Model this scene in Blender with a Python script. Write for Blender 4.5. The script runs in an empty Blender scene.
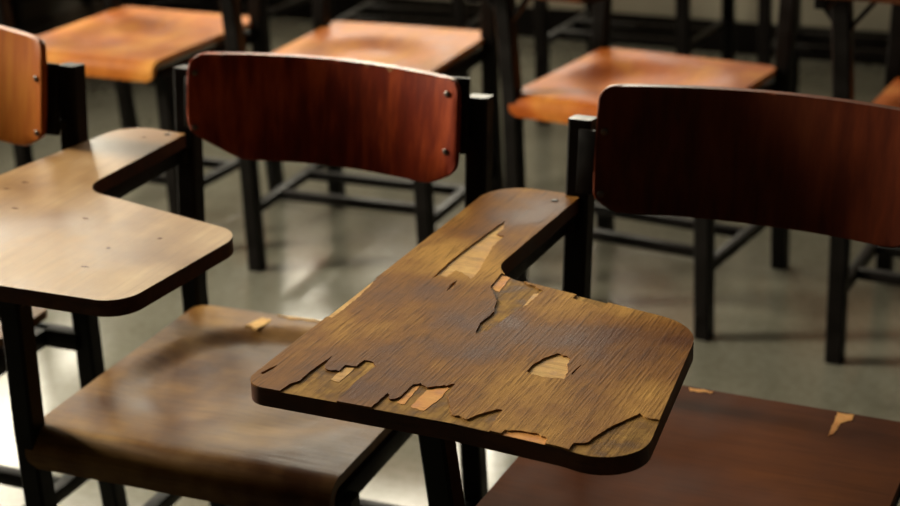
import bpy, bmesh, math, random
from math import cos, sin, pi, radians, sqrt
from mathutils import Vector, Matrix, noise
random.seed(7)
sc = bpy.context.scene
C = sc.collection

# ------------------------------------------------------------------ materials
def new_mat(name):
    m = bpy.data.materials.new(name); m.use_nodes = True
    nt = m.node_tree; nt.nodes.clear()
    out = nt.nodes.new('ShaderNodeOutputMaterial'); b = nt.nodes.new('ShaderNodeBsdfPrincipled')
    nt.links.new(b.outputs[0], out.inputs[0])
    return m, nt, b
def node(nt, t, **k):
    n = nt.nodes.new(t)
    for a, v in k.items(): setattr(n, a, v)
    return n
def tex(nt, vec, scale, loc=(0, 0, 0), nscale=1.0, detail=4, rough=.55, dist=0.0):
    mp = node(nt, 'ShaderNodeMapping'); mp.inputs['Scale'].default_value = scale; mp.inputs['Location'].default_value = loc
    nt.links.new(vec, mp.inputs[0])
    n = node(nt, 'ShaderNodeTexNoise'); n.inputs['Scale'].default_value = nscale; n.inputs['Detail'].default_value = detail
    n.inputs['Roughness'].default_value = rough; n.inputs['Distortion'].default_value = dist
    nt.links.new(mp.outputs[0], n.inputs['Vector'])
    return n.outputs[0]
def ramp(nt, fac, stops):
    r = node(nt, 'ShaderNodeValToRGB'); e = r.color_ramp.elements
    while len(e) < len(stops): e.new(.5)
    for i, (p, c) in enumerate(stops):
        e[i].position = p; e[i].color = (c[0], c[1], c[2], 1) if hasattr(c, '__len__') else (c, c, c, 1)
    nt.links.new(fac, r.inputs[0]); return r.outputs[0]
def mix(nt, fac, a, b, mode='MIX'):
    n = node(nt, 'ShaderNodeMix', data_type='RGBA', blend_type=mode)
    for i, v in ((0, fac), (6, a), (7, b)):
        if isinstance(v, (int, float)): n.inputs[i].default_value = v
        elif isinstance(v, tuple): n.inputs[i].default_value = (*v, 1)
        else: nt.links.new(v, n.inputs[i])
    return n.outputs[2]
def math_(nt, op, a, b=0.0):
    n = node(nt, 'ShaderNodeMath', operation=op)
    for i, v in ((0, a), (1, b)):
        if isinstance(v, (int, float)): n.inputs[i].default_value = v
        else: nt.links.new(v, n.inputs[i])
    return n.outputs[0]
def bump(nt, b, h, strength, dist):
    n = node(nt, 'ShaderNodeBump'); n.inputs['Strength'].default_value = strength; n.inputs['Distance'].default_value = dist
    nt.links.new(h, n.inputs['Height']); nt.links.new(n.outputs[0], b.inputs['Normal'])

GR = {'y': (1, .05, 1), 'z': (1, 1, .06), 'x': (.07, 1, 1)}
def wood(name, dark, mid, light, rough=.4, grain='y', fine=260, coat=0.0, bumps=.25, seed=0, blotch=6, pores=.35, spec=.5, streak=1.0):
    m, nt, b = new_mat(name)
    co = node(nt, 'ShaderNodeTexCoord').outputs['Object']
    g = GR[grain]
    f1 = tex(nt, co, g, (seed, seed * 2, seed), fine, 5, .65)
    f2 = tex(nt, co, tuple(v if v < 1 else 1 for v in g), (seed * 3, 1, seed), fine * .18, 4, .6, .4)
    bl = tex(nt, co, (1, 1, 1), (seed, 5, seed), blotch, 4, .55)
    base = ramp(nt, bl, [(.34, dark), (.5, mid), (.68, light)])
    c1 = mix(nt, ramp(nt, f2, [(.35, 0.0), (.7, streak)]), base, mix(nt, .5, base, dark))
    c2 = mix(nt, math_(nt, 'MULTIPLY', ramp(nt, f1, [(.5, 0.0), (.66, 1.0)]), pores), c1, tuple(v * .45 for v in dark))
    nt.links.new(c2, b.inputs['Base Color'])
    rr = ramp(nt, bl, [(.3, rough * .8), (.7, min(1, rough * 1.25))])
    nt.links.new(rr, b.inputs['Roughness'])
    b.inputs['Specular IOR Level'].default_value = spec
    b.inputs['Coat Weight'].default_value = coat; b.inputs['Coat Roughness'].default_value = .18
    bump(nt, b, math_(nt, 'ADD', f1, math_(nt, 'MULTIPLY', f2, .6)), bumps, .0012)
    return m
def paint(name, col, rough, metallic=0.0):
    m, nt, b = new_mat(name)
    co = node(nt, 'ShaderNodeTexCoord').outputs['Object']
    n1 = tex(nt, co, (1, 1, 1), (0, 0, 0), 30, 4)
    nt.links.new(ramp(nt, n1, [(.3, tuple(v * .7 for v in col)), (.7, tuple(v * 1.4 for v in col))]), b.inputs['Base Color'])
    nt.links.new(ramp(nt, n1, [(.3, rough * .8), (.7, rough * 1.25)]), b.inputs['Roughness'])
    b.inputs['Metallic'].default_value = metallic; b.inputs['Specular IOR Level'].default_value = .15
    bump(nt, b, n1, .15, .001)
    return m

M = {}
M['steel'] = paint('black_enamelled_steel', (.004, .0028, .0022), .45)
M['rivet'] = paint('dull_rivet_metal', (.12, .10, .09), .4, .8)
M['honey'] = wood('honey_varnished_ply', (.34, .085, .010), (.54, .175, .024), (.72, .33, .065), .55, 'y', 120, .0, .12, 1, 9, .2, .14)
M['amber'] = wood('amber_varnished_ply', (.34, .070, .008), (.48, .125, .015), (.64, .25, .042), .55, 'y', 120, .0, .12, 4, 9, .2, .14)
M['walnut_seat'] = wood('worn_brown_seat_ply', (.070, .023, .005), (.18, .082, .019), (.31, .165, .044), .40, 'x', 200, 0, .25, 2, 9, .3, .13)
M['red_seat'] = wood('dark_red_brown_seat_ply', (.060, .014, .003), (.10, .026, .005), (.14, .042, .009), .6, 'x', 200, 0, .15, 3, 5, .2, .05)
M['desk_brown'] = wood('worn_brown_desk_top', (.22, .105, .034), (.38, .215, .085), (.54, .35, .165), .36, 'y', 200, 0, .16, 5, 8, .2, .6)
M['veneer'] = wood('weathered_dark_veneer', (.11, .034, .007), (.27, .115, .023), (.54, .29, .075), .62, 'y', 460, 0, .5, 6, 8, .6, .08, .5)
M['core'] = wood('plywood_core', (.05, .014, .004), (.09, .026, .007), (.15, .05, .012), .5, 'x', 140, 0, .3, 7, 20, .4, .2)
M['bare_light'] = wood('bare_pale_ply', (.52, .28, .085), (.72, .43, .155), (.80, .53, .22), .65, 'x', 260, 0, .3, 8, 60, .4, .1)
M['bare_orange'] = wood('bare_orange_ply', (.60, .24, .065), (.78, .37, .11), (.84, .46, .17), .65, 'x', 260, 0, .3, 9, 60, .3, .1)
M['bare_olive'] = wood('weathered_bare_ply', (.15, .070, .018), (.33, .175, .045), (.52, .31, .095), .65, 'y', 300, 0, .5, 10, 45, .6, .05)

def back_mat(name, dark, mid, light, worn, seed):
    """varnished backrest ply: vertical grain, varnish chipped along the top edge and screw side"""
    m, nt, b = new_mat(name)
    co = node(nt, 'ShaderNodeTexCoord').outputs['Object']
    f1 = tex(nt, co, GR['z'], (seed, 0, seed), 60, 4, .6)
    bl = tex(nt, co, (1, 1, .5), (seed, 3, 1), 7, 3, .5)
    base = ramp(nt, math_(nt, 'ADD', math_(nt, 'MULTIPLY', f1, .5), math_(nt, 'MULTIPLY', bl, .5)), [(.36, dark), (.5, mid), (.64, light)])
    sep = node(nt, 'ShaderNodeSeparateXYZ'); nt.links.new(co, sep.inputs[0])
    ch = tex(nt, co, (1, 1, .6), (seed, 9, 2), 70, 4, .6)
    zt = math_(nt, 'MULTIPLY', math_(nt, 'SUBTRACT', sep.outputs[2], worn - .012), 26.0)
    e = math_(nt, 'ADD', zt, math_(nt, 'SUBTRACT', ch, .5))
    e = math_(nt, 'SUBTRACT', e, math_(nt, 'MULTIPLY', math_(nt, 'MAXIMUM', math_(nt, 'SUBTRACT', .05, sep.outputs[0]), 0.0), 6.0))
    k = ramp(nt, e, [(.44, 0.0), (.48, 1.0)])
    nt.links.new(mix(nt, k, base, (.42, .2, .085)), b.inputs['Base Color'])
    nt.links.new(ramp(nt, bl, [(.3, .32), (.7, .45)]), b.inputs['Roughness'])
    b.inputs['Specular IOR Level'].default_value = .2
    bump(nt, b, math_(nt, 'ADD', math_(nt, 'MULTIPLY', f1, .3), ch), .12, .001)
    return m

def floor_mat():
    m, nt, b = new_mat('polished_grey_floor_tiles')
    co = node(nt, 'ShaderNodeTexCoord').outputs['Object']
    br = node(nt, 'ShaderNodeTexBrick'); br.offset = 0; br.inputs['Scale'].default_value = 1
    br.inputs['Brick Width'].default_value = .4; br.inputs['Row Height'].default_value = .4
    br.inputs['Mortar Size'].default_value = .0022; br.inputs['Mortar Smooth'].default_value = .3
    br.inputs['Color1'].default_value = (.17, .165, .125, 1); br.inputs['Color2'].default_value = (.15, .145, .11, 1)
    br.inputs['Mortar'].default_value = (.15, .14, .115, 1)
    nt.links.new(co, br.inputs[0])
    n = tex(nt, co, (1, 1, 1), (0, 0, 0), 3.5, 5, .6)
    n2 = tex(nt, co, (1, 1, 1), (3, 1, 0), 60, 3, .6)
    c = mix(nt, .45, br.outputs['Color'], ramp(nt, n, [(.3, (.09, .08, .055)), (.7, (.19, .18, .145))]))
    c = mix(nt, .12, c, ramp(nt, n2, [(.4, (.05, .045, .03)), (.6, (.24, .23, .2))]))
    nt.links.new(c, b.inputs['Base Color'])
    nt.links.new(ramp(nt, n, [(.3, .11), (.7, .20)]), b.inputs['Roughness'])
    b.inputs['Specular IOR Level'].default_value = .75
    bump(nt, b, math_(nt, 'ADD', math_(nt, 'MULTIPLY', n, .6), math_(nt, 'MULTIPLY', br.outputs['Fac'], -.4)), .2, .003)
    return m
def wall_mat(name, col):
    m, nt, b = new_mat(name)
    co = node(nt, 'ShaderNodeTexCoord').outputs['Object']
    n = tex(nt, co, (1, 1, 1), (0, 0, 0), 4, 5)
    nt.links.new(ramp(nt, n, [(.3, tuple(v * .85 for v in col)), (.7, tuple(min(1, v * 1.1) for v in col))]), b.inputs['Base Color'])
    b.inputs['Roughness'].default_value = .8
    bump(nt, b, n, .1, .004)
    return m
M['floor'] = floor_mat()
M['wall'] = wall_mat('aged_wall_paint', (.045, .036, .025))
M['wall_light'] = wall_mat('pale_beige_wall_paint', (.36, .33, .25))
M['ceiling'] = wall_mat('dim_ceiling_paint', (.03, .026, .02))
M['trim'] = paint('dark_trim_paint', (.03, .022, .016), .5)

# ------------------------------------------------------------------ mesh helpers
def link(name, bm, mat, parent=None, smooth=None, extra=()):
    bmesh.ops.recalc_face_normals(bm, faces=bm.faces)
    me = bpy.data.meshes.new(name); bm.to_mesh(me); bm.free()
    me.materials.append(mat)
    for x in extra: me.materials.append(x)
    if smooth is not None:
        me.shade_smooth()
        try: me.set_sharp_from_angle(angle=radians(smooth))
        except Exception: pass
    o = bpy.data.objects.new(name, me); C.objects.link(o)
    if parent: o.parent = parent
    return o
def beam(bm, p, q, w, h=None, side=(1, 0, 0), bev=.003):
    """rectangular tube from p to q; w along `side`, h across"""
    h = h or w; p = Vector(p); q = Vector(q); d = (q - p).normalized()
    s = Vector(side); s = (s - d * s.dot(d)).normalized(); u = d.cross(s)
    vs = []
    for c in (p, q):
        for a, b_ in ((-1, -1), (1, -1), (1, 1), (-1, 1)):
            vs.append(bm.verts.new(c + s * (w / 2 * a) + u * (h / 2 * b_)))
    fs = [bm.faces.new([vs[i] for i in f]) for f in ((0, 1, 2, 3), (7, 6, 5, 4), (0, 4, 5, 1), (1, 5, 6, 2), (2, 6, 7, 3), (3, 7, 4, 0))]
    if bev:
        es = list({e for f in fs for e in f.edges})
        bmesh.ops.bevel(bm, geom=es, offset=bev, segments=2, profile=.5, affect='EDGES')
def poly_beam(bm, pts, w, h=None, side=(1, 0, 0)):
    """one continuous bent square tube through pts"""
    h = h or w; rings = []
    P = [Vector(p) for p in pts]
    for i, p in enumerate(P):
        d = ((P[min(i + 1, len(P) - 1)] - P[i]).normalized() + (P[i] - P[max(i - 1, 0)]).normalized()) if 0 < i < len(P) - 1 else (P[min(i + 1, len(P) - 1)] - P[max(i - 1, 0)])
        d.normalize(); s = Vector(side); s = (s - d * s.dot(d)).normalized(); u = d.cross(s); r = []
        c = .003
        for a, b_, da, db in ((-1, -1, 0, 1), (-1, -1, 1, 0), (1, -1, -1, 0), (1, -1, 0, 1), (1, 1, 0, -1), (1, 1, -1, 0), (-1, 1, 1, 0), (-1, 1, 0, -1)):
            r.append(bm.verts.new(p + s * (w / 2 * a + c * da) + u * (h / 2 * b_ + c * db)))
        rings.append(r)
    for a, b_ in zip(rings, rings[1:]):
        for i in range(8): bm.faces.new((a[i], a[(i + 1) % 8], b_[(i + 1) % 8], b_[i]))
    bm.faces.new(rings[0]); bm.faces.new(rings[-1][::-1])
def fillet(poly):
    """poly: [(x,y,r)] -> rounded outline"""
    out = []; n = len(poly)
    for i, (x, y, r) in enumerate(poly):
        p = Vector((x, y)); a = Vector(poly[i - 1][:2]) - p; b = Vector(poly[(i + 1) % n][:2]) - p
        if r <= 0: out.append((x, y)); continue
        a.normalize(); b.normalize(); th = a.angle(b); t = r / math.tan(th / 2)
        c = p + (a + b).normalized() * (r / sin(th / 2))
        s = p + a * t - c; e = p + b * t - c
        a0 = math.atan2(s.y, s.x); a1 = math.atan2(e.y, e.x); da = (a1 - a0 + pi) % (2 * pi) - pi
        k = max(3, int(abs(da) / .12))
        for j in range(k + 1):
            aa = a0 + da * j / k; out.append((c.x + r * cos(aa), c.y + r * sin(aa)))
    return out
def prism(bm, pts, z0, z1, bev=0.0, seg=2):
    vb = [bm.verts.new((x, y, z0)) for x, y in pts]; vt = [bm.verts.new((x, y, z1)) for x, y in pts]
    n = len(pts)
    fb = bm.faces.new(vb[::-1]); ft = bm.faces.new(vt)
    for i in range(n): bm.faces.new((vb[i], vb[(i + 1) % n], vt[(i + 1) % n], vt[i]))
    if bev:
        bmesh.ops.bevel(bm, geom=list(ft.edges) + list(fb.edges), offset=bev, segments=seg, profile=.5, affect='EDGES')
def cyl(bm, c, ax, r, h, seg=14, dome=.4):
    """short domed button"""
    ax = Vector(ax).normalized(); s = ax.orthogonal().normalized(); u = ax.cross(s); c = Vector(c); rings = []
    for k, (rr, hh) in enumerate(((1, 0), (1, .45), (.8, .85), (.4, 1))):
        rings.append([bm.verts.new(c + ax * h * hh + (s * cos(2 * pi * i / seg) + u * sin(2 * pi * i / seg)) * r * rr) for i in range(seg)])
    for a, b in zip(rings, rings[1:]):
        for i in range(seg): bm.faces.new((a[i], a[(i + 1) % seg], b[(i + 1) % seg], b[i]))
    bm.faces.new(rings[0][::-1]); bm.faces.new(rings[-1])

# ------------------------------------------------------------------ chair parts
ZS = .443; ZT = .68
def smooth01(t): t = max(0, min(1, t)); return t * t * (3 - 2 * t)
def seat_bm(w=.195, yb=-.010, yf=-.415, th=.012, drop=.045, dish=.016, x0=0.0, sharp=1.0, seed=0):
    """moulded ply seat: scooped hollow with a shoulder, rounded rear corners and a front edge that rolls down"""
    bm = bmesh.new(); nx, ny = 60, 60; R = .028; rc = .022
    flat = abs(yf - yb) - R; roll = R * pi / 2; tail = drop - R; L = flat + roll + max(tail, 0)
    top, bot = [], []
    for j in range(ny + 1):
        s = L * j / ny; rt, rb = [], []
        if s < flat: y, z, ny_, nz = yb - s, 0, 0, 1
        elif s < flat + roll:
            a = (s - flat) / R; y = yb - flat - R * sin(a); z = -R * (1 - cos(a)); ny_, nz = -sin(a), cos(a)
        else: y = yf; z = -R - (s - flat - roll); ny_, nz = -1, 0
        ww = w
        if s < rc: ww = w - rc + sqrt(max(0, rc * rc - (rc - s) ** 2))
        if s > L - rc * .7: q = rc * .7; ww = w - q + sqrt(max(0, q * q - (q - (L - s)) ** 2))
        for i in range(nx + 1):
            x = -ww + 2 * ww * i / nx
            cx, cy = x / .168, (y + .212) / .165
            r = (abs(cx) ** 2.4 + abs(cy) ** 2.4) ** (1 / 2.4)
            d = smooth01((1.06 - r) / (.38 / sharp * (1 + 1.1 * smooth01((-y - .2) / .14) + .3 * smooth01((x + .02) / .12))))
            d = d * (1 - .45 * math.exp(-(x / .045) ** 2) * smooth01((-y - .2) / .12))      # raised tongue between the thighs
            n_ = noise.noise(Vector((x * 9 + seed, y * 9, seed))) * .0009 + noise.noise(Vector((x * 34 + seed, y * 34, seed + 3))) * .0003
            dz = -dish * d + n_ if s < flat + .01 else n_ * .4
            rt.append(bm.verts.new((x + x0, y, ZS + z + dz)))
            rb.append(bm.verts.new((x + x0, y - ny_ * th, ZS + z + dz - nz * th)))
        top.append(rt); bot.append(rb)
    for j in range(ny):
        for i in range(nx):
            bm.faces.new((top[j][i], top[j][i + 1], top[j + 1][i + 1], top[j + 1][i]))
            bm.faces.new((bot[j][i], bot[j + 1][i], bot[j + 1][i + 1], bot[j][i + 1]))
    for j in range(ny):
        bm.faces.new((top[j][0], top[j + 1][0], bot[j + 1][0], bot[j][0]))
        bm.faces.new((top[j][nx], bot[j][nx], bot[j + 1][nx], top[j + 1][nx]))
    for i in range(nx):
        bm.faces.new((top[0][i], bot[0][i], bot[0][i + 1], top[0][i + 1]))
        bm.faces.new((top[ny][i], top[ny][i + 1], bot[ny][i + 1], bot[ny][i]))
    return bm
def back_y(x, z, sag=.037, lean=.16, zc=.72, w=.19):
    return -.016 + sag * (1 - (x / w) ** 2) + (z - zc) * lean
def backrest_bm(outline, th=.011, sag=.037):
    """curved ply panel, outline in (x,z), swept back; triangulated finely so that it bends"""
    bm = bmesh.new()
    vs = [bm.verts.new((x, 0, z)) for x, z in outline]
    bm.faces.new(vs)
    for k in range(-11, 12):
        geom = bm.verts[:] + bm.edges[:] + bm.faces[:]
        bmesh.ops.bisect_plane(bm, geom=geom, plane_co=(k * .0165, 0, 0), plane_no=(1, 0, 0))
    for z in (.69, .72, .75, .78):
        geom = bm.verts[:] + bm.edges[:] + bm.faces[:]
        bmesh.ops.bisect_plane(bm, geom=geom, plane_co=(0, 0, z), plane_no=(0, 0, 1))
    ext = bmesh.ops.extrude_face_region(bm, geom=bm.faces[:])
    nv = {e for e in ext['geom'] if isinstance(e, bmesh.types.BMVert)}
    for v in bm.verts:
        off = th if v in nv else 0
        v.co.y = back_y(v.co.x, v.co.z, sag) + off
    bm.edges.ensure_lookup_table()
    sharp = [e for e in bm.edges if len(e.link_faces) == 2 and e.calc_face_angle(0) > 1.0]
    bmesh.ops.bevel(bm, geom=sharp, offset=.0022, segments=2, profile=.5, affect='EDGES')
    return bm

BACK_B = [(-.186, .789, .020), (.0, .787, 0), (.193, .783, .016), (.193, .672, .020), (.150, .650, .030), (.0, .653, 0), (-.118, .653, .03), (-.186, .69, .03)]
BACK_A = [(-.175, .815, .016), (.0, .816, 0), (.188, .817, .016), (.190, .69, .02), (.16, .674, .02), (0, .672, 0), (-.150, .674, .02), (-.175, .69, .016)]
BACK_C = [(-.188, .822, .02), (.0, .826, 0), (.190, .814, .014), (.186, .690, .018), (.150, .672, .03), (-.150, .672, .03), (-.188, .69, .018)]
TAB_A = [(-.200, .018, .003), (-.308, .022, .048), (-.3035, -.557, .022), (-.10, -.555, 0), (0, -.562, 0), (.070, -.576, .040), (.035, -.290, .060), (-.203, -.238, .045)]
TAB_B = [(-.200, .000, .003), (-.297, .012, .045), (-.333, -.224, 0), (-.336, -.520, .012), (.037, -.524, .035), (.056, -.308, .042), (-.204, -.234, .046)]

def jag(pts, amp, n=4, seed=0):
    rnd = random.Random(seed); out = []
    for i, p in enumerate(pts):
        q = pts[(i + 1) % len(pts)]; L = math.dist(p, q); k = max(1, min(n, int(L / .0032)))
        for j in range(k):
            t = j / k; a = amp if j else 0
            out.append((p[0] + (q[0] - p[0]) * t + rnd.uniform(-a, a), p[1] + (q[1] - p[1]) * t + rnd.uniform(-a, a) * 2.6))
    return out
def ply_patch(name, pts, z0, z1, mat, parent, label, seed=1, amp=.0009):
    bm = bmesh.new(); prism(bm, jag(pts, amp, 5, seed), z0, z1)
    o = link(name, bm, mat, parent); o['label'] = label
    return o

HOLES = {
'p_upper':[(-0.252, -0.273), (-0.254, -0.232), (-0.254, -0.195), (-0.252, -0.14), (-0.249, -0.092), (-0.240, -0.116), (-0.241, -0.133), (-0.231, -0.136), (-0.230, -0.171), (-0.222, -0.205), (-0.215, -0.241), (-0.214, -0.261), (-0.230, -0.247), (-0.239, -0.244), (-0.239, -0.265), (-0.247, -0.262)],
'sliver':[(-0.224, -0.299), (-0.227, -0.28), (-0.226, -0.268), (-0.221, -0.289)],
'p_inner':[(-0.155, -0.382), (-0.161, -0.359), (-0.159, -0.33), (-0.168, -0.302), (-0.187, -0.273), (-0.192, -0.235), (-0.170, -0.238), (-0.158, -0.2495), (-0.135, -0.262), (-0.135, -0.297), (-0.14, -0.32), (-0.143, -0.339), (-0.144, -0.357), (-0.147, -0.374)],
'p_mid':[(-0.079, -0.441), (-0.079, -0.427), (-0.075, -0.41), (-0.068, -0.396), (-0.057, -0.398), (-0.052, -0.403), (-0.05, -0.416), (-0.045, -0.427), (-0.0425, -0.444), (-0.053, -0.446), (-0.061, -0.447), (-0.067, -0.445), (-0.073, -0.445)],
'crack_mid':[(-0.0405, -0.431), (-0.040, -0.419), (-0.038, -0.408), (-0.0385, -0.421), (-0.0385, -0.434)],
'p_corner':[(0.008, -0.60), (0.008, -0.552), (0.018, -0.547), (0.021, -0.532), (0.027, -0.511), (0.035, -0.494), (0.04, -0.482), (0.049, -0.488), (0.09, -0.49), (0.096, -0.60)],
'p_left':[(-0.267, -0.58), (-0.263, -0.542), (-0.258, -0.531), (-0.259, -0.514), (-0.258, -0.496), (-0.256, -0.476), (-0.253, -0.496), (-0.247, -0.503), (-0.235, -0.502), (-0.236, -0.489), (-0.225, -0.487), (-0.225, -0.473), (-0.215, -0.474), (-0.209, -0.481), (-0.211, -0.513), (-0.207, -0.58)],
'p_front':[(-0.176, -0.58), (-0.175, -0.549), (-0.174, -0.526), (-0.167, -0.536), (-0.161, -0.529), (-0.161, -0.502), (-0.156, -0.497), (-0.147, -0.503), (-0.138, -0.497), (-0.127, -0.488), (-0.125, -0.509), (-0.116, -0.524), (-0.106, -0.542), (-0.09, -0.546), (-0.082, -0.531), (-0.074, -0.519), (-0.069, -0.519), (-0.068, -0.535), (-0.065, -0.551), (-0.062, -0.58)],
'p_fchip':[(-0.055, -0.59), (-0.053, -0.551), (-0.038, -0.548), (-0.024, -0.548), (-0.014, -0.554), (-0.010, -0.59)],
'p_outer':[(-0.33, -0.40), (-0.33, -0.287), (-0.304, -0.295), (-0.301, -0.322), (-0.2985, -0.349), (-0.298, -0.373), (-0.299, -0.399)],
'p_rear':[(-0.101, -0.271), (-0.081, -0.277), (-0.068, -0.283), (-0.060, -0.250), (-0.10, -0.24)],
'crack_l':[(-0.2985, -0.532), (-0.2965, -0.522), (-0.293, -0.510), (-0.2925, -0.521), (-0.2945, -0.533)],
}
def clip_inside(pts, outline, inset=.0012):
    """Sutherland-Hodgman is for convex shapes only; here points outside are pulled back to the outline"""
    n = len(outline); out = []
    for x, y in pts:
        inside = False; best = None
        for i in range(n):
            ax, ay = outline[i]; bx, by = outline[(i + 1) % n]
            if (ay > y) != (by > y) and x < (bx - ax) * (y - ay) / (by - ay) + ax: inside = not inside
            t = max(0, min(1, ((x - ax) * (bx - ax) + (y - ay) * (by - ay)) / max(1e-12, (bx - ax) ** 2 + (by - ay) ** 2)))
            qx, qy = ax + t * (bx - ax), ay + t * (by - ay); d = math.hypot(x - qx, y - qy)
            if best is None or d < best[0]: best = (d, qx, qy)
        out.append((x, y) if inside else (best[1], best[2]))
    return out

def tablet_plain(root, outline, mat, rail=True):
    bm = bmesh.new(); prism(bm, fillet(outline), ZT - .018, ZT, .0022, 3)
    o = link('writing_tablet', bm, mat, root, 30, extra=(M['core'],))
    for f in o.data.polygons:
        if abs(f.normal.z) < .35 or f.normal.z < -.5: f.material_index = 1
    return o
def tablet_peeling(root):
    out = fillet(TAB_A)
    bm = bmesh.new(); prism(bm, out, ZT - .018, ZT - .0018, .0006, 1)
    t = link('writing_tablet', bm, M['core'], root, 30)
    # top veneer with the peeled areas cut out
    bm = bmesh.new(); prism(bm, out, ZT - .0018, ZT)
    v = link('top_veneer', bm, M['veneer'], t)
    v['label'] = 'dark weathered veneer peeling off in patches'
    J = {}
    def top_area(m): return sum(p.area for p in m.polygons if p.normal.z > .9)
    for i, (k, pts) in enumerate(HOLES.items()):
        for att in range(6):
            amp = (.0006 if 'crack' not in k and k != 'sliver' else .0002) * (1 - att * .2)
            J[k] = jag(pts, amp, 12, 20 + i + 50 * att)
            cb = bmesh.new(); prism(cb, J[k], ZT - .01, ZT + .01)
            bmesh.ops.recalc_face_normals(cb, faces=cb.faces)
            cm = bpy.data.meshes.new('cut'); cb.to_mesh(cm); cb.free()
            co = bpy.data.objects.new('cut', cm); C.objects.link(co); co.parent = t
            md = v.modifiers.new('b', 'BOOLEAN'); md.object = co; md.operation = 'DIFFERENCE'; md.solver = 'EXACT'
            bpy.context.view_layer.update(); dg = bpy.context.evaluated_depsgraph_get()
            me = bpy.data.meshes.new_from_object(v.evaluated_get(dg), depsgraph=dg)
            v.modifiers.clear()
            bpy.data.objects.remove(co); bpy.data.meshes.remove(cm)
            lost = top_area(v.data) - top_area(me)
            if 1e-6 < lost < .02:
                v.data = me; break
    def patch(pts, mat, lab, z=ZT - .0014, z0=ZT - .0018):
        bm = bmesh.new(); prism(bm, pts, z0, z)
        o = link('exposed_ply', bm, mat, t); o['label'] = lab
    patch(clip_inside(J['p_upper'], out), M['bare_light'], 'long pale jagged patch of bare ply on the arm')
    patch(clip_inside(J['sliver'], out), M['bare_light'], 'small pale sliver of bare ply')
    patch(clip_inside(J['p_mid'], out), M['bare_light'], 'pale shield-shaped patch of bare ply near the middle')
    patch(clip_inside(J['p_inner'], out), M['bare_olive'], 'brown peeled patch beside the inner corner')
    patch(clip_inside(J['p_corner'], out), M['bare_olive'], 'olive-brown peeled front corner')
    patch(clip_inside(J['p_left'], out), M['bare_olive'], 'brown peeled patch at the narrow front corner')
    patch(clip_inside(J['p_front'], out), M['bare_olive'], 'brown peeled patch in the middle of the front edge')
    patch(clip_inside(J['p_fchip'], out), M['bare_orange'], 'thin orange chip along the front edge')
    patch(clip_inside(J['p_outer'], out), M['bare_light'], 'pale worn strip along the outer edge')
    patch(clip_inside(J['p_rear'], out), M['bare_olive'], 'small chip at the edge over the seat')
    for k, (pts, mat, lab) in enumerate([
        ([(-0.186, -0.273), (-0.190, -0.238), (-0.179, -0.242), (-0.175, -0.279)], M['bare_orange'], 'orange bare ply next to the inner corner'),
        ([(-0.139, -0.305), (-0.141, -0.272), (-0.1365, -0.268), (-0.1365, -0.300)], M['bare_light'], 'pale strip at the edge of the peeled patch'),
        ([(-0.235, -0.518), (-0.235, -0.504), (-0.234, -0.491), (-0.2262, -0.489), (-0.225, -0.502), (-0.225, -0.520)], M['bare_light'], 'pale spot in the peeled corner'),
        ([(-0.1595, -0.537), (-0.160, -0.504), (-0.155, -0.501), (-0.154, -0.516), (-0.152, -0.538)], M['bare_orange'], 'narrow bright orange bare ply at the front edge'),
        ([(-0.145, -0.540), (-0.146, -0.507), (-0.129, -0.495), (-0.128, -0.517), (-0.131, -0.543)], M['bare_orange'], 'wide bright orange bare ply at the front edge')]):
        patch(jag(pts, .0006, 4, 60 + k), mat, lab, ZT - .0011, ZT - .0014)
    return t

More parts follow.
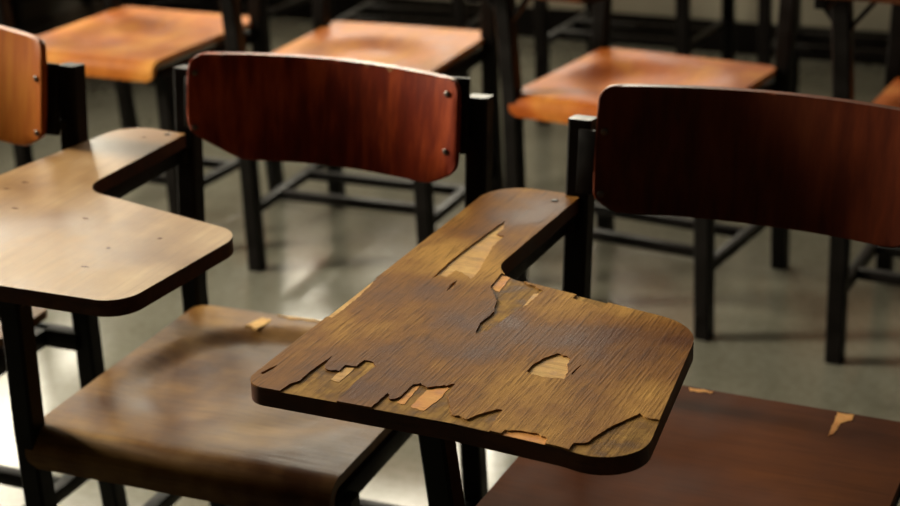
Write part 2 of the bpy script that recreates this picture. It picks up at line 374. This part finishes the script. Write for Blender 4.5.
def make_chair(x, y, yaw, label, seat_mat, back_mat_, tab_mat, back=BACK_B, tab=TAB_B, seat=None, peel=False,
               zs=.13, cross=(-.28, -.14), lean=0.0, post_top=-.215, tz=0.0, ptop=(.768, .768), pl=.204, rb=(0, 0), fp=0.0, name='tablet_arm_chair', group=None, seat_off=0.0):
    root = bpy.data.objects.new(name, None); C.objects.link(root)
    root.empty_display_size = .1
    root.location = (x, y, 0); root.rotation_euler = (0, 0, yaw)
    root['label'] = label; root['category'] = 'chair'
    if group: root['group'] = group
    w = .032 if group else .028; xo = seat_off
    link('seat', seat_bm(**(seat or {}), x0=xo), seat_mat, root, 40)
    # backrest with rivets
    b = link('backrest', backrest_bm(fillet(back)), back_mat_, root, 35)
    for sx in (-1, 1):
        for z in (.695, .765):
            xx = sx * .176 if back is not BACK_A or sx > 0 else -.166
            bm = bmesh.new(); cyl(bm, (xx, back_y(xx, z) - .0002, z), (-.28 * sx * -1 * -1, -1, 0), .0042, .0022)
            link('rivet', bm, M['rivet'], b, 40)
    # rear uprights: floor to backrest
    for sx in (-1, 1):
        bm = bmesh.new(); px = pl if sx < 0 else .204; pt = ptop[(sx + 1) // 2]
        poly_beam(bm, [(sx * px, .035 + rb[(sx + 1) // 2] * 1.3, 0), (sx * px, .004 + rb[(sx + 1) // 2], .30), (sx * px, .002, .46), (sx * px, .002 + (pt - .46) * .104, pt)], w)
        link('rear_leg', bm, M['steel'], root, 30)
        bm = bmesh.new()
        xs = sx * .180; zb = .782 if sx > 0 else pt - .006
        beam(bm, (xs, back_y(xs, .69) + .0160, .69), (xs, back_y(xs, zb) + .0160, zb), .038, .007, bev=.001)
        beam(bm, (xs, .008, .70), (sx * .200, .020, .70), .014, .014, side=(0, 1, 0), bev=.001)
        link('back_bracket', bm, M['steel'], root, 30)
    # front legs; the one under the tablet carries on up to it
    bm = bmesh.new()
    poly_beam(bm, [(-.187 + fp, -.400, 0), (-.190 + fp, -.400, .22), (-.197 + fp, -.397, .44), (post_top, -.392, ZT - .042 + tz)], w)
    link('tablet_post', bm, M['steel'], root, 30)
    bm = bmesh.new(); poly_beam(bm, [(.205, -.376, 0), (.190, -.366, ZS - .036)], w)
    link('front_leg', bm, M['steel'], root, 30)
    # frame under the seat
    bm = bmesh.new(); z = ZS - .042
    for sx in (-1, 1): beam(bm, (sx * .178 + xo, .0, z), (sx * .178 + xo, -.383, z), .024, .026)
    beam(bm, (-.20, -.006, z), (.20, -.006, z), .024, .026, side=(0, 1, 0))
    beam(bm, (-.19, -.372, z), (.185, -.372, z), .020, .022, side=(0, 1, 0))
    link('seat_frame', bm, M['steel'], root, 30)
    for sx in (-1, 1):
        bm = bmesh.new(); beam(bm, (sx * .196, .020 + rb[(sx + 1) // 2] * 1.1, zs), (sx * .192 + .004, -.383, zs + .004), .021, .021)
        link('side_stretcher', bm, M['steel'], root, 30)
    for yy in cross:
        bm = bmesh.new(); beam(bm, (-.192, yy, zs + .002), (.192, yy, zs + .002), .020, .021, side=(0, 1, 0))
        link('cross_stretcher', bm, M['steel'], root, 30)
    # arm rail under the tablet, cross piece and braces
    bm = bmesh.new()
    beam(bm, (-.222, .010, ZT - .0305), (-.222, -.500, ZT - .0305), .024, .024)
    beam(bm, (-.29, -.392, ZT - .0275), (.0, -.392, ZT - .0275), .024, .018, side=(0, 1, 0))
    beam(bm, (-.204, .012, ZT - .031), (-.240, .004, ZT - .031), .022, .022, side=(0, 1, 0))
    link('arm_rail', bm, M['steel'], root, 30).location.z = tz
    bm = bmesh.new()
    beam(bm, (-.205, -.393, .575), (-.150, -.393, ZT - .036), .020, .008, side=(0, 1, 0), bev=.001)
    beam(bm, (-.208, -.393, .575), (-.262, -.393, ZT - .036), .020, .008, side=(0, 1, 0), bev=.001)
    link('brace', bm, M['steel'], root, 30).location.z = tz
    t = tablet_peeling(root) if peel else tablet_plain(root, tab, tab_mat)
    t.location.z = tz
    for px, py in ((-.222, -.010),):
        bm = bmesh.new(); cyl(bm, (px, py, ZT - .0004), (0, 0, 1), .0045, .0013)
        link('screw', bm, M['steel'], t, 40)
    return root

bk_dark = back_mat('dark_mahogany_varnish', (.08, .006, .0015), (.18, .018, .003), (.40, .062, .010), .781, 1)
bk_brown = back_mat('brown_mahogany_varnish', (.06, .010, .004), (.11, .020, .006), (.16, .035, .010), .850, 2)
bk_orange = back_mat('orange_varnish', (.28, .06, .006), (.38, .10, .009), (.47, .16, .018), .90, 3)
bk_amber = back_mat('amber_varnish', (.30, .06, .014), (.40, .11, .025), (.50, .17, .04), .90, 4)

# ------------------------------------------------------------------ the front row
A = make_chair(.32584, 1.68921, -.44472, 'nearest chair, with a dark brown writing tablet whose veneer is peeling off in pale patches',
    M['red_seat'], bk_brown, M['veneer'], back=BACK_A, peel=True, seat=dict(yb=.052, yf=-.41, dish=.006, sharp=.6, seed=3, w=.197), fp=.020, post_top=-.202, zs=.21, cross=(-.25, -.08))
B = make_chair(-.15830, 2.00539, -.39754, 'chair with worn light brown tablet, hollowed seat and red-brown backrest with chipped top edge',
    M['walnut_seat'], bk_dark, M['desk_brown'], seat=dict(yb=-.012, yf=-.412, dish=.010, sharp=1.5, seed=1, w=.196), zs=.21, cross=(-.25, -.08), post_top=-.197, ptop=(.761, .755), pl=.210, rb=(0, -.024))
Cc = make_chair(-.6855, 2.1390, -.41125, 'chair cut by the left edge of the photo, with a bright orange varnished backrest',
    M['walnut_seat'], bk_orange, M['desk_brown'], back=BACK_C, seat=dict(yb=-.0, seed=5), zs=.21, cross=(-.25, -.08), seat_off=-.04, ptop=(.775, .776))
# bare chipped places on the seats
def seat_chip(root, pts, lab, mat, z=ZS, seed=1):
    s = [c for c in root.children if c.name.startswith('seat') and not c.name.startswith('seat_f')][0]
    ply_patch('chipped_spot', pts, z - .003, z + .0006, mat, s, lab, seed)
seat_chip(A, [(.104, -.013), (.103, .019), (.101, .048), (.120, .049), (.121, .037), (.110, .022), (.109, -.003)], 'pale splintered notch at the rear edge', M['bare_orange'])
seat_chip(A, [(-.075, .0485), (-.045, .0485), (-.047, .043), (-.071, .040)], 'pale chip on the rear edge', M['bare_orange'], seed=4)
seat_chip(B, [(-.098, -.060), (-.090, -.029), (-.074, -.031), (-.074, -.050), (-.079, -.064), (-.089, -.058)], 'pale chip near the rear edge', M['bare_light'], seed=5)
seat_chip(B, [(-.075, -.0135), (-.01, -.0135), (.03, -.0135), (.02, -.020), (-.02, -.018), (-.05, -.021)], 'pale worn strip along the rear edge', M['bare_light'], seed=6)

tb = [c for c in B.children if c.name.startswith('writing_tablet')][0]
for i, (px, py) in enumerate([(-.292, -.262), (-.285, -.235), (-.239, -.318), (-.140, -.322), (-.062, -.395), (-.024, -.352), (-.245, -.03), (-.055, -.45)]):
    bm = bmesh.new(); prism(bm, jag([(px + .004 * cos(a) * (1 + .5 * sin(i + a * 2)), py + .0022 * sin(a)) for a in [k * pi / 4 for k in range(8)]], .0004, 2, i), ZT - .002, ZT + .0001)
    link('pit', bm, M['core'], tb)
# ------------------------------------------------------------------ rows behind
row2 = 'chairs in the second row'; row3 = 'chairs in the third row'
back_seat = dict(dish=.022, sharp=.75, drop=.042, yb=-.0, yf=-.415)
make_chair(-.61208, 3.84358, -.45175, 'chair in the second row, leftmost of its honey-coloured seats', M['honey'], bk_amber, M['desk_brown'], seat=dict(back_seat, yb=.03, seed=11), group=row2)
make_chair(-.08861, 3.60859, -.39744, 'second-row chair, honey seat just above the red-brown front-row backrest', M['honey'], bk_amber, M['desk_brown'], seat=dict(back_seat, yb=.05, seed=12), group=row2)
make_chair(.50518, 3.31330, -.55336, 'second-row chair whose orange-edged seat shows between the two front backrests', M['amber'], bk_amber, M['desk_brown'], seat=dict(back_seat, seed=13), group=row2)
make_chair(1.05942, 3.02701, -.49407, 'second-row chair at the right edge of the photo, only seat corner and legs showing', M['amber'], bk_amber, M['desk_brown'], seat=dict(back_seat, seed=14), tz=.04, group=row2)
oM = Vector((-.08861, 3.60859)); ym = -.39744
def mf(lx, ly): return oM.x + cos(ym) * lx - sin(ym) * ly, oM.y + sin(ym) * lx + cos(ym) * ly
for lx, ly, dy, lab in [
    (.84, 1.22, -.02, 'chair in the third row at the top right, seat front just entering the photo'),
    (.255, 1.20, -.06, 'chair in the third row, black legs directly behind the orange-edged seat'),
    (-.42, 1.22, .03, 'chair in the third row, black legs showing above the second-row seat in the middle'),
    (-1.03, 1.25, -.03, 'third-row chair, black legs behind the gap between the two honey seats'),
    (-1.54, 1.28, .03, 'chair in the third row, dark legs behind the leftmost honey-coloured seat')]:
    px, py = mf(lx, ly)
    make_chair(px, py, ym + dy, lab, M['amber'], bk_amber, M['desk_brown'], seat=dict(back_seat, seed=lx), zs=.22, group=row3)

# ------------------------------------------------------------------ the room (u across the rows, v along the windows)
RY = radians(-25)
def rm(u, v): return (cos(RY) * u - sin(RY) * v, sin(RY) * u + cos(RY) * v)
U0, U1, V0, V1, H = -3.4, 3.6, -2.2, 4.95, 3.1
def struct(name, bm, mat):
    o = link(name, bm, mat); o['kind'] = 'structure'; o.rotation_euler = (0, 0, RY); return o
def bx(bm, a, b):
    x0, y0, z0 = a; x1, y1, z1 = b
    vs = [bm.verts.new(p) for p in ((x0, y0, z0), (x1, y0, z0), (x1, y1, z0), (x0, y1, z0), (x0, y0, z1), (x1, y0, z1), (x1, y1, z1), (x0, y1, z1))]
    for f in ((3, 2, 1, 0), (4, 5, 6, 7), (0, 1, 5, 4), (1, 2, 6, 5), (2, 3, 7, 6), (3, 0, 4, 7)): bm.faces.new([vs[i] for i in f])
T = .16
bm = bmesh.new(); bx(bm, (U0 - T, V0 - T, -.1), (U1 + T, V1 + T, 0)); struct('floor', bm, M['floor'])
bm = bmesh.new(); bx(bm, (U0 - T, V0 - T, H), (U1 + T, V1 + T, H + .1)); struct('ceiling', bm, M['ceiling'])

bm = bmesh.new(); bx(bm, (U0, V0 - T, 0), (U1, V0, H)); struct('wall_front', bm, M['wall'])
bm = bmesh.new(); bx(bm, (U1, V0 - T, 0), (U1 + T, V1 + T, H)); struct('wall_right', bm, M['wall'])
WIN = [(1.52, 2.04), (2.3, 3.45), (3.65, 4.65)]; BW = (-3.15, -1.6); ZW0, ZW1 = 1.0, 2.45
bm = bmesh.new(); e = V0 - T
for a, b in WIN + [(V1 + T, None)]:
    bx(bm, (U0 - T, e, 0), (U0, a, H)); e = b
for a, b in WIN:
    bx(bm, (U0 - T, a, 0), (U0, b, ZW0)); bx(bm, (U0 - T, a, ZW1), (U0, b, H))
struct('wall_left', bm, M['wall'])
bm = bmesh.new()
bx(bm, (U0, V1, 0), (BW[0], V1 + T, H)); bx(bm, (BW[1], V1, 0), (U1, V1 + T, H))
bx(bm, (BW[0], V1, 0), (BW[1], V1 + T, ZW0)); bx(bm, (BW[0], V1, ZW1), (BW[1], V1 + T, H))
struct('wall_back', bm, M['wall_light'])
bm = bmesh.new(); bx(bm, (U0, V0, 0), (U0 + .015, V1, .12)); struct('baseboard_left', bm, M['trim'])
bm = bmesh.new(); bx(bm, (U0 + .015, V1 - .015, 0), (U1, V1, .10)); struct('baseboard_back', bm, M['steel'])
for i, (a, b) in enumerate(WIN):
    bm = bmesh.new(); f = .05; x0, x1 = U0 - .11, U0 - .05
    bx(bm, (x0, a, ZW0), (x1, b, ZW0 + f)); bx(bm, (x0, a, ZW1 - f), (x1, b, ZW1))
    bx(bm, (x0, a, ZW0 + f), (x1, a + f, ZW1 - f)); bx(bm, (x0, b - f, ZW0 + f), (x1, b, ZW1 - f))
    bx(bm, (x0, (a + b) / 2 - .02, ZW0 + f), (x1, (a + b) / 2 + .02, ZW1 - f))
    struct('window_%d' % (i + 1), bm, M['trim'])
WE = [320, 55, 75]; BE = 125
bm = bmesh.new(); f = .05; y0, y1 = V1 + .05, V1 + .11; a, b = BW
bx(bm, (a, y0, ZW0), (b, y1, ZW0 + f)); bx(bm, (a, y0, ZW1 - f), (b, y1, ZW1))
for q in (a, (a + b - f) / 2, b - f): bx(bm, (q, y0, ZW0 + f), (q + f, y1, ZW1 - f))
struct('window_4', bm, M['trim'])
def daylight(u, v, du, dv, width, watts):      # sky light coming in through one opening
    L = bpy.data.lights.new('window_daylight', 'AREA'); L.shape = 'RECTANGLE'; L.size = width; L.size_y = ZW1 - ZW0
    L.energy = watts; L.color = (1.0, .92, .73)
    o = bpy.data.objects.new('window_daylight', L); C.objects.link(o)
    x, y = rm(u, v); o.location = (x, y, (ZW0 + ZW1) / 2); dx, dy = rm(du, dv)
    o.rotation_euler = Vector((dx, dy, -.12)).normalized().to_track_quat('-Z', 'Y').to_euler()
for (a, b), e_ in zip(WIN, WE): daylight(U0 - .25, (a + b) / 2, 1, 0, b - a, e_)
daylight((BW[0] + BW[1]) / 2, V1 + .25, 0, -1, BW[1] - BW[0], BE)
w = bpy.data.worlds.new('outdoor_sky'); sc.world = w; w.use_nodes = True
w.node_tree.nodes['Background'].inputs[0].default_value = (.75, .82, 1, 1); w.node_tree.nodes['Background'].inputs[1].default_value = .02

# ------------------------------------------------------------------ camera
cam = bpy.data.cameras.new('camera'); co = bpy.data.objects.new('camera', cam); C.objects.link(co)
p, r = .36993292, .02972192
f = Vector((0, cos(p), -sin(p))); right = Vector((1, 0, 0)); down = f.cross(right)
r2 = right * cos(r) + down * sin(r); d2 = -right * sin(r) + down * cos(r)
mt = Matrix((( r2.x, -d2.x, -f.x, 0), (r2.y, -d2.y, -f.y, 0), (r2.z, -d2.z, -f.z, 1.3082843), (0, 0, 0, 1)))
co.matrix_world = mt
cam.sensor_width = 36; cam.lens = 1649.107 / 900 * 36; cam.clip_start = .05
cam.dof.use_dof = True; cam.dof.focus_distance = 1.47; cam.dof.aperture_fstop = 6.0
sc.camera = co
vs = sc.view_settings; sc.display_settings.display_device = 'sRGB'
vs.view_transform = 'Standard'; vs.look = 'None'; vs.gamma = 1; vs.use_curve_mapping = False; vs.exposure = -0.08
